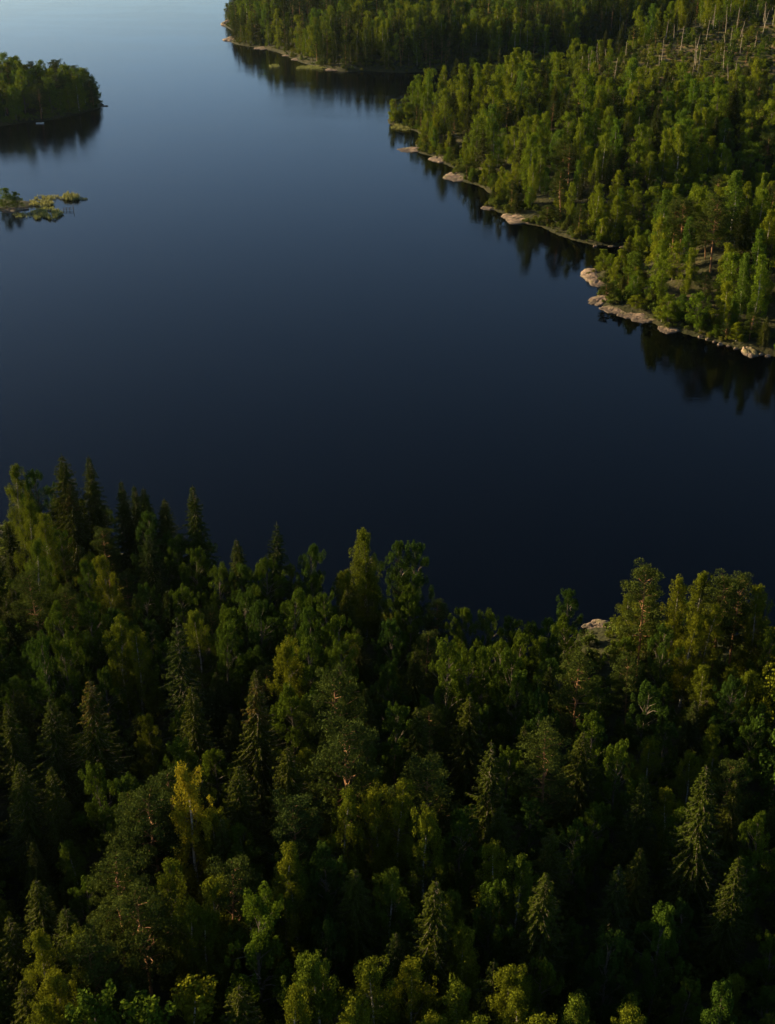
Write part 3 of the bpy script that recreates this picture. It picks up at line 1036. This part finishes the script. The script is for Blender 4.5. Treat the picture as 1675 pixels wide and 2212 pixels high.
# ---- right shore and its hillside
right = darts(-20, 420, 290, 1000, 6.0, 42000, lambda X, Y: land_is(1, 1.3)(X, Y) & (opening(X, Y) < .16) & off_rocks(X, Y), (), 9)
right.sort(key=lambda p: p[0] ** 2 + p[1] ** 2)
quota = {k: 290 for k in (S_, P_, B_, A_)}
for o in col.objects:
    c = o.get("category")
    if c in quota: quota[c] -= 1
for (x, y, z, s) in with_land(right):
    shore = s < 9
    kind = patch(x, y, [(A_, 3.0), (B_, 3.0), (P_, 2.0 if shore else 1.2), (S_, 1.2 if shore else 1.1)], 20)
    h = rnd.gauss(14.8, 2.8) + 8.5 * mnoise.noise(Vector((x / 24, y / 30, 3.3)))
    if 378 < y < 440 and s > 9: h *= .55          # low growth in the wet fold behind the peninsula
    h = max(8, min(22, h)) * (.5 if s < 3.5 else .72 if s < 8 else 1)
    if kind == S_: h *= 1.08
    bpx, bpy_, _ = picture_of(x, y, z)
    if bpx < 1390 and bpy_ > 560: h = min(h * .66, 10.5)      # low trees on the tip of the near peninsula
    if mnoise.noise(Vector((x / 13, y / 15, 9.1))) < -.42 and s > 8 and y > 440: continue
    if in_view(x, y, z + h * .7, 0) and quota[kind] > 0:
        quota[kind] -= 1
        plant({B_: 'young_birch', A_: 'young_aspen'}.get(kind, kind), x, y, z - .1, h, tree_label(kind, "on the far shore", x, y, z, h), "trees of the far wooded shore", None, rnd.uniform(.72, 1.4))
    elif in_view(x, y, z + h * .5, 250) or x > 0:
        mass('right', kind, x, y, z, h)

# ---- far headland and hills
far = darts(-260, 900, 760, 1700, 4.9, 130000, lambda X, Y: land_is(2, 2.0)(X, Y) & (np.abs(X) < Y * .45 + 40), (), 13)
for (x, y, z, s) in with_land(far):
    kind = patch(x, y, [(A_, 2), (B_, 1.4), (P_, 1.2), (S_, 3.0)], 45)
    h = max(9, min(22, rnd.gauss(16, 2.6))) * (.8 if s < 6 else 1)
    mass('far', kind, x, y, z, h)

# low scrub under and between the trees
def shore_band(lands, lo, hi, pad=.3):
    def f(X, Y):
        h, s, w = land(X, Y)
        m = np.zeros(X.shape, bool)
        for k in lands: m |= w == k
        return m & (s > lo) & (s < hi) & off_rocks(X, Y, pad)
    return f


scrub = darts(-20, 190, 300, 650, 1.7, 160000, shore_band([1], .4, 9), (), 21)
scrub += darts(-190, 120, 60, 235, 2.6, 30000, shore_band([0], .5, 60), (), 22)
scrub += darts(100, 330, 560, 740, 3.0, 30000, lambda X, Y: (opening(X, Y) > .1) & land_is(1, 4)(X, Y), (), 23)
scrub += darts(-170, 160, 780, 1120, 3.0, 90000, shore_band([2], .5, 40), (), 24)
scrub += darts(-340, -90, 540, 760, 2.2, 40000, shore_band([3, 4], .4, 9), (), 25)
sap = darts(-20, 190, 300, 650, 3.3, 60000, shore_band([1], 1.3, 8.5, .8), (), 26)
sap.sort(key=lambda p: p[1])
for (x, y, z, s) in with_land(sap):
    h = rnd.uniform(3.2, 8.0) * (.75 if s < 3 else 1)
    if not in_view(x, y, z + h, -2) or rnd.random() < .2: continue
    kd = rnd.choice(('young_birch', 'young_aspen', 'young_birch', 'spruce', 'pine'))
    a_, b_ = place_words(x, y, z + h)
    for dd in [(i_, j_) for i_ in (0, 1, -1, 2, -2) for j_ in (0, 1, -1, 2)]:
        lab = f"small {'leafy' if 'young' in kd else 'needled'} sapling at the far waterline, {spell(a_ + dd[0])} percent across, {spell(b_ + dd[1])} percent down the photo"
        if lab not in used_labels: break
    used_labels[lab] = 1
    o = plant(kd, x, y, z - .1, h, lab, "saplings along the far waterline", None, .9)
    o.name = "sapling"
    o["category"] = "sapling"
for (x, y, z, s) in with_land(scrub):
    mass('scrub', 'bush', x, y, z, rnd.uniform(.3, 1.5) * (.6 if s < 2 else 1))

# ---- masses of trees as instanced geometry
far_lib = {}


def far_variants(kind):
    if kind in far_lib: return far_lib[kind]
    out = []
    for i in range(4):
        if kind == 'bush':
            out.append(None)
            continue
        if kind == 'birch': t, c = broadleaf(211 + i, 17.5, 3.7, .12, 80, 62, .44, 1.1, 'birch', 0)
        if kind == 'aspen': t, c = broadleaf(231 + i, 17.5, 3.9, .12, 75, 70, .42, 1.1, 'aspen', 0)
        if kind == 'spruce': t, c = spruce(251 + i, 20, 3.2, False, 0, 0)
        if kind == 'pine': t, c = pine(271 + i, 19, 3.6, .32, 0)
        gg = Geo()
        gg.merge(t, 0)
        gg.merge(c, 1)
        bark = {'birch': 'barkb', 'aspen': 'barkg', 'spruce': 'barkg', 'pine': 'barkp'}[kind]
        out.append(gg.mesh(kind + "_far", [M[bark], M['young' if kind in ('birch', 'aspen') and i < 3 else kind]]))
    far_lib[kind] = out
    return out


ORDER = ['aspen', 'birch', 'pine', 'spruce']


def scatter_object(name, items, meshes, label, cat):
    """items: (mesh index, x, y, z, (sx, sy, sz)); ONE object, instances on points"""
    store = bpy.data.collections.new(name + "_pieces")
    for i, me in enumerate(meshes):
        store.objects.link(bpy.data.objects.new(f"{name}_piece_{i:02d}", me))
    n = len(items)
    me = bpy.data.meshes.new(name)
    me.vertices.add(n)
    me.vertices.foreach_set("co", np.array([it[1:4] for it in items], np.float32).ravel())
    rr = np.random.default_rng(n)
    a = me.attributes.new("piece", 'INT', 'POINT')
    a.data.foreach_set("value", np.array([it[0] for it in items], np.int32))
    a = me.attributes.new("turn", 'FLOAT_VECTOR', 'POINT')
    tv = np.stack([rr.normal(size=n) * .025, rr.normal(size=n) * .025, rr.uniform(0, 6.28, n)], axis=1).astype(np.float32)
    a.data.foreach_set("vector", tv.ravel())
    a = me.attributes.new("grow", 'FLOAT_VECTOR', 'POINT')
    a.data.foreach_set("vector", np.array([it[4] for it in items], np.float32).ravel())
    o = link(name, me)
    ng = bpy.data.node_groups.new(name, 'GeometryNodeTree')
    ng.interface.new_socket(name="Geometry", in_out='INPUT', socket_type='NodeSocketGeometry')
    ng.interface.new_socket(name="Geometry", in_out='OUTPUT', socket_type='NodeSocketGeometry')
    gi, go = ng.nodes.new("NodeGroupInput"), ng.nodes.new("NodeGroupOutput")
    ip = ng.nodes.new("GeometryNodeInstanceOnPoints")
    ci = ng.nodes.new("GeometryNodeCollectionInfo")
    ci.inputs[0].default_value = store
    ci.inputs["Separate Children"].default_value = True
    ci.inputs["Reset Children"].default_value = True
    ip.inputs["Pick Instance"].default_value = True

    def attr(nm, ty):
        nd = ng.nodes.new("GeometryNodeInputNamedAttribute")
        nd.data_type = ty
        nd.inputs[0].default_value = nm
        return nd.outputs[0]
    L = ng.links
    L.new(gi.outputs[0], ip.inputs["Points"])
    L.new(ci.outputs[0], ip.inputs["Instance"])
    L.new(attr("piece", 'INT'), ip.inputs["Instance Index"])
    L.new(attr("turn", 'FLOAT_VECTOR'), ip.inputs["Rotation"])
    L.new(attr("grow", 'FLOAT_VECTOR'), ip.inputs["Scale"])
    L.new(ip.outputs[0], go.inputs[0])
    md = o.modifiers.new("scatter", 'NODES')
    md.node_group = ng
    tag(o, label, cat, kind="stuff")
    return o


def tree_mass(key, name, label):
    items, meshes = [], []
    for k in ORDER: meshes += far_variants(k)
    for (kind, x, y, z, h) in SCATTER.get(key, []):
        k = h / SIZE[kind]
        w = .55 * k + .45
        items.append((ORDER.index(kind) * 4 + (3 if key == 'near' and kind in ('aspen', 'birch') else rnd.randrange(4)), x, y, z - .1, (w, w, k)))
    if items: scatter_object(name, items, meshes, label, "forest")


tree_mass('near', "forest", "wood going on beyond the edges of the photo")
tree_mass('right', "forest", "mixed forest climbing the hillside behind the far shore")
tree_mass('far', "forest", "dense dark forest covering the farthest headland and hills")
bm_ = []
for i in range(4):
    t, c = bush(301 + i, 1.3, 16, 34, .3)
    gg = Geo()
    gg.merge(t, 0)
    gg.merge(c, 1)
    bm_.append(gg.mesh("scrub", [M['barkg'], M['bush']]))
scatter_object("undergrowth", [(rnd.randrange(4), x, y, z, (k * 1.2, k * 1.2, k)) for (_, x, y, z, k) in SCATTER['scrub']], bm_,
               "low leafy scrub under the trees along every shore and on the open slope", "undergrowth")

# ---------------------------------------------------------------- rocks


def rock_mesh(seed, lx, ly, hz, sub=4, rough=.22):
    """a slab of bedrock rising from the water towards the land, stepped and cracked"""
    rr = random.Random(seed)
    na, nr = (72, 22) if sub > 3 else (28, 9)
    off = Vector((seed * 7.3, seed * 3.1, seed * 1.7))
    V = []
    ph = rr.uniform(0, 6.28)
    for i in range(nr + 1):
        r_ = (i / nr)
        for j in range(na):
            a_ = j / na * 2 * math.pi
            rim = 1 + .30 * mnoise.noise(Vector((math.cos(a_) * 1.5, math.sin(a_) * 1.5, 0)) + off) + .13 * mnoise.noise(Vector((math.cos(a_) * 5, math.sin(a_) * 5, 1)) + off)
            x_, y_ = math.cos(a_) * r_ * rim, math.sin(a_) * r_ * rim
            p = Vector((x_ * 1.6, y_ * 1.6, 0)) + off
            up = .62 + .38 * max(-1, min(1, y_ * .9 + .25 * x_))           # higher inland
            q_ = mnoise.noise(p * .8) * 1.2 + mnoise.noise(p * 1.9) * .5 + .6
            ledge = (math.floor(q_ * 4) + min(1, (q_ * 4 % 1) * 3.2)) / 4
            z_ = hz * up * (.50 + .50 * ledge) * (1 - r_ ** 5) + .05 * hz * mnoise.noise(p * 6)
            crack = abs(mnoise.noise(p * 1.3 + Vector((9, 4, 2))))
            if sub > 3 and crack < .045: z_ -= .28 * hz * (1 - crack / .045) * (1 - r_ ** 4)
            z_ -= .9 * max(0, r_ - .86) / .14
            V.append((x_ * lx, y_ * ly, z_))
    F = [(i * na + j, i * na + (j + 1) % na, (i + 1) * na + (j + 1) % na, (i + 1) * na + j)[::-1] for i in range(nr) for j in range(na)]
    gq_ = Geo()
    gq_.add(V, F)
    return gq_.mesh("rock", [M['rock']], True)


for i, (px, py, w, dp, hz, rot, lab) in enumerate(ROCKS):
    x, y = ground_at(px, py, .3)
    zc = picture_of(x, y, .3)[2]
    wid = w / FOC * zc * .66
    small = w < 18
    o = link("boulder" if small or hz / wid > .6 else "shore_rock", rock_mesh(i + 1, wid, dp * (.5 if small else 1.3), hz * (1.1 if small else .62), 3 if small else 4))
    o.location = (x, y, 0.02)
    o.rotation_euler = (0, 0, R(rot))
    tag(o, lab, "rock", "rocks along the shores", "thing")

# ---------------------------------------------------------------- the islet: bushes, reeds, old jetty posts
for (px, py, kind, h, lab, wd) in [
        (6, 400, 'young_birch', 8.0, "rounded golden green tree on the small rocky islet", 1.25),
        (34, 410, 'young_aspen', 6.5, "dark leafy tree beside the golden one on the islet", 1.2),
        (-30, 405, 'young_birch', 7.5, "leafy tree on the islet cut by the edge of the photo", 1.2)]:
    x, y = ground_at(px, py, .6 + h)
    o = plant(kind, x, y, .3, h, lab, "trees on the islet", 0, wd)


def reeds(name, px0, px1, py0, py1, n, hmin, hmax, label, seed, taper=True):
    rng = np.random.default_rng(seed)
    gq = Geo()
    cxs, cys = (px0 + px1) / 2, (py0 + py1) / 2
    P = []
    a = np.array(ground_at(px0, cys))
    b_ = np.array(ground_at(px1, cys))
    c_ = np.array(ground_at(cxs, py1))
    d_ = np.array(ground_at(cxs, py0))
    mid = (a + b_) / 2
    e1, e2 = (b_ - a) / 2, (d_ - c_) / 2
    while len(P) < n:
        u, v = rng.uniform(-1, 1, 2)
        rim = 1 + .18 * math.sin(5 * math.atan2(v, u) + seed) + .1 * math.sin(11 * math.atan2(v, u))
        if math.hypot(u, v) > rim: continue
        if mnoise.noise(Vector((u * 2.6 + seed, v * 2.6, 0))) + rng.uniform(-.25, .25) < -.05 + .35 * (u * u + v * v - .5): continue
        q_ = mid + e1 * u + e2 * v
        P.append((q_[0], q_[1], .85 + .5 * mnoise.noise(Vector((u * 4, v * 4, seed)))))
    P = np.array(P)
    hh = rng.uniform(hmin, hmax, n) * P[:, 2]
    U = np.stack([rng.normal(size=n) * .24 + .05, rng.normal(size=n) * .24, np.ones(n)], axis=1)
    C = np.stack([P[:, 0], P[:, 1], hh * .47], axis=1)
    N = rng.normal(size=(n, 3)) * np.array([1, 1, .3])
    diamonds(gq, C, N, hh, rng.uniform(.09, .2, n), rng, U)
    o = link(name, gq.mesh(name, [M['reed']]))
    return tag(o, label, "reeds", kind="stuff")


reeds("reeds", 66, 138, 451, 475, 1900, .9, 1.7, "bright green reed bed in front of the islet", 1)
reeds("reeds", 64, 122, 434, 448, 1100, .8, 1.6, "dark green reed bed behind the bright one", 2)
reeds("reeds", 74, 136, 423, 433, 700, .6, 1.1, "thin pale reeds stretching out behind the islet", 3)
reeds("reeds", 132, 174, 423, 435, 1100, 1.0, 2.6, "tall reed clump at the outer end of the reeds", 4)
reeds("reeds", 166, 191, 427, 434, 200, .4, .9, "last sparse reeds past the tall clump", 5)
reeds("reeds", 28, 70, 458, 471, 500, .4, .8, "low pale reeds below the islet's tan rock", 6)
reeds("reeds", 580, 606, 141, 147, 900, .9, 1.5, "small reed patch standing off the farthest headland", 7)
reeds("reeds", 640, 712, 142, 152, 1600, .9, 1.5, "green reed fringe along the headland by the cove", 8)
reeds("reeds", 842, 900, 268, 283, 1600, .5, 1.1, "grassy fringe below the wooded tip of the far shore", 9)

jx, jy = ground_at(149, 455)
jr = link("jetty_posts", None)
jr.location = (jx, jy, 0)
for k, (dx, hh) in enumerate([(-1.9, 1.0), (-.9, 1.2), (.3, 1.1), (1.7, 2.3)]):
    gq = Geo()
    tube(gq, [(dx, .1 * k, -1), (dx + .05, .1 * k, hh * .5), (dx + .08, .1 * k, hh)], [.11, .10, .09], 8)
    link("post", gq.mesh("post", [M['barkg']], True), jr)
for zz_ in (.45, .95):
    gq = Geo()
    tube(gq, [(-2.0, .05, zz_), (0, .15, zz_ + .05), (1.9, .3, zz_ + .1)], [.06, .06, .06], 6)
    link("rail", gq.mesh("rail", [M['barkg']], True), jr)
tag(jr, "dark weathered jetty posts with rails standing in the water by the reeds", "jetty")

# ---------------------------------------------------------------- boat moored under the island
M['boat'] = noise_mat("white_boat_paint", [(.3, (.55, .53, .48)), (.7, (.72, .70, .66))], 1.5, rough=.4)
M['wood'] = noise_mat("boat_wood", [(.3, (.18, .11, .06)), (.7, (.28, .18, .10))], 3)
bx_, by_ = ground_at(87, 267)
bo = link("rowing_boat", None)
bo.location = (bx_, by_, 0)
bo.rotation_euler = (0, 0, R(8))
st = np.linspace(-1, 1, 13)
prof = np.linspace(-1, 1, 9)
Vh = []
for s_ in st:
    wdt = .72 * (1 - max(0, s_) ** 2.4) * (1 - .12 * max(0, -s_)) + .02
    sheer = .42 + .18 * max(0, s_) ** 2
    keel = -.12 + .25 * max(0, s_) ** 3
    for p in prof:
        Vh.append((s_ * 1.95, wdt * math.sin(p * math.pi / 2), keel + (sheer - keel) * abs(p) ** 2.2))
Fh = [(i * 9 + j, i * 9 + j + 1, (i + 1) * 9 + j + 1, (i + 1) * 9 + j) for i in range(12) for j in range(8)]
gq = Geo()
gq.add(Vh, Fh)
hull = link("hull", gq.mesh("hull", [M['boat']], True), bo)
sm = hull.modifiers.new("thickness", 'SOLIDIFY')
sm.thickness = .05
for sx_ in (-1.1, -.1, .8):
    gq = Geo()
    hw = .62 if sx_ < .5 else .45
    v8 = [(sx_ + a, b_ * hw, .26 + c) for c in (0, .04) for a, b_ in ((-.12, -1), (.12, -1), (.12, 1), (-.12, 1))]
    gq.add(v8, [(3, 2, 1, 0), (4, 5, 6, 7), (0, 1, 5, 4), (1, 2, 6, 5), (2, 3, 7, 6), (3, 0, 4, 7)])
    link("thwart", gq.mesh("thwart", [M['wood']]), bo)
for s_ in (-1, 1):
    gq = Geo()
    tube(gq, [(-.5, .75 * s_, .45), (.3, .55 * s_, .42), (1.1, .25 * s_, .40)], [.05, .025, .025], 6)
    link("oar", gq.mesh("oar", [M['wood']], True), bo)
tag(bo, "small white rowing boat moored in the shadow of the wooded island", "boat")

# ---------------------------------------------------------------- dead trunks and fallen logs on the open slope
rs = random.Random(33)
opn = darts(100, 330, 590, 730, 4.5, 6000, lambda X, Y: (opening(X, Y) > .14) & land_is(1, 6)(X, Y), (), 41)
low = darts(100, 330, 570, 740, 6.5, 5000, lambda X, Y: (opening(X, Y) > .16) & land_is(1, 6)(X, Y), (), 77)
for (x, y, z, s) in with_land(low):
    if rs.random() < .55: mass('slope', mix([(B_, 3), (A_, 2), (P_, 1)]), x, y, z, rs.uniform(4, 9))
rs.shuffle(opn)
nd = 0
dead_at = set()
for (x, y, z, s) in with_land(opn[:150]):
    h = rs.uniform(6, 14)
    if not in_view(x, y, z + 3, -4): continue
    a, b_ = place_words(x, y, z + h)
    while (a, b_) in dead_at: b_ += 1
    dead_at.add((a, b_))
    if rs.random() < .62 and nd < 75:
        v = snags[rs.randrange(4)]
        o = link("dead_tree", None)
        o.location = (x, y, z)
        o.scale = (1.1, 1.1, h / 11)
        o.rotation_euler = (rs.gauss(0, .05), rs.gauss(0, .05), rs.uniform(0, 6.28))
        link("trunk", v[0], o)
        link("branches", v[1], o)
        tag(o, f"pale bare dead trunk on the open slope, {spell(a)} percent across, {spell(b_)} percent down the photo", "dead tree", "dead trunks on the open slope")
        nd += 1
    elif rs.random() < .6:
        gq = Geo()
        tube(gq, [(-4, 0, .25), (0, .15, .25), (4, -.1, .2)], [.22, .19, .10], 7)
        o = link("fallen_log", gq.mesh("fallen_log", [M['dead']], True))
        o.location = (x, y, z + .05)
        o.rotation_euler = (0, rs.gauss(0, .08), rs.uniform(-.7, .7))
        tag(o, f"pale fallen log on the open slope, {spell(a)} percent across, {spell(b_)} percent down the photo", "log", "fallen logs on the open slope")
    else:
        pass

tree_mass('slope', "forest", "scattered young trees growing up on the open felled slope")

# ---------------------------------------------------------------- thin evening haze over lake and woods
hm = bpy.data.materials.new("haze")
hm.use_nodes = True
hn = hm.node_tree.nodes
hn.clear()
ho = hn.new("ShaderNodeOutputMaterial")
hv = hn.new("ShaderNodeVolumePrincipled")
hv.inputs["Color"].default_value = (.62, .82, 1.0, 1)
hv.inputs["Density"].default_value = 0.000011
hv.inputs["Anisotropy"].default_value = 0.72
hm.node_tree.links.new(hv.outputs[0], ho.inputs["Volume"])
gq = Geo()
hx, hy0, hy1, hz0, hz1 = 9500, -600, 14500, -6, 150
gq.add([(sx, sy, sz) for sz in (hz0, hz1) for sx, sy in ((-hx, hy0), (hx, hy0), (hx, hy1), (-hx, hy1))],
       [(3, 2, 1, 0), (4, 5, 6, 7), (0, 1, 5, 4), (1, 2, 6, 5), (2, 3, 7, 6), (3, 0, 4, 7)])
tag(link("haze", gq.mesh("haze", [hm])), "thin pale evening haze over the lake", "haze", kind="stuff")
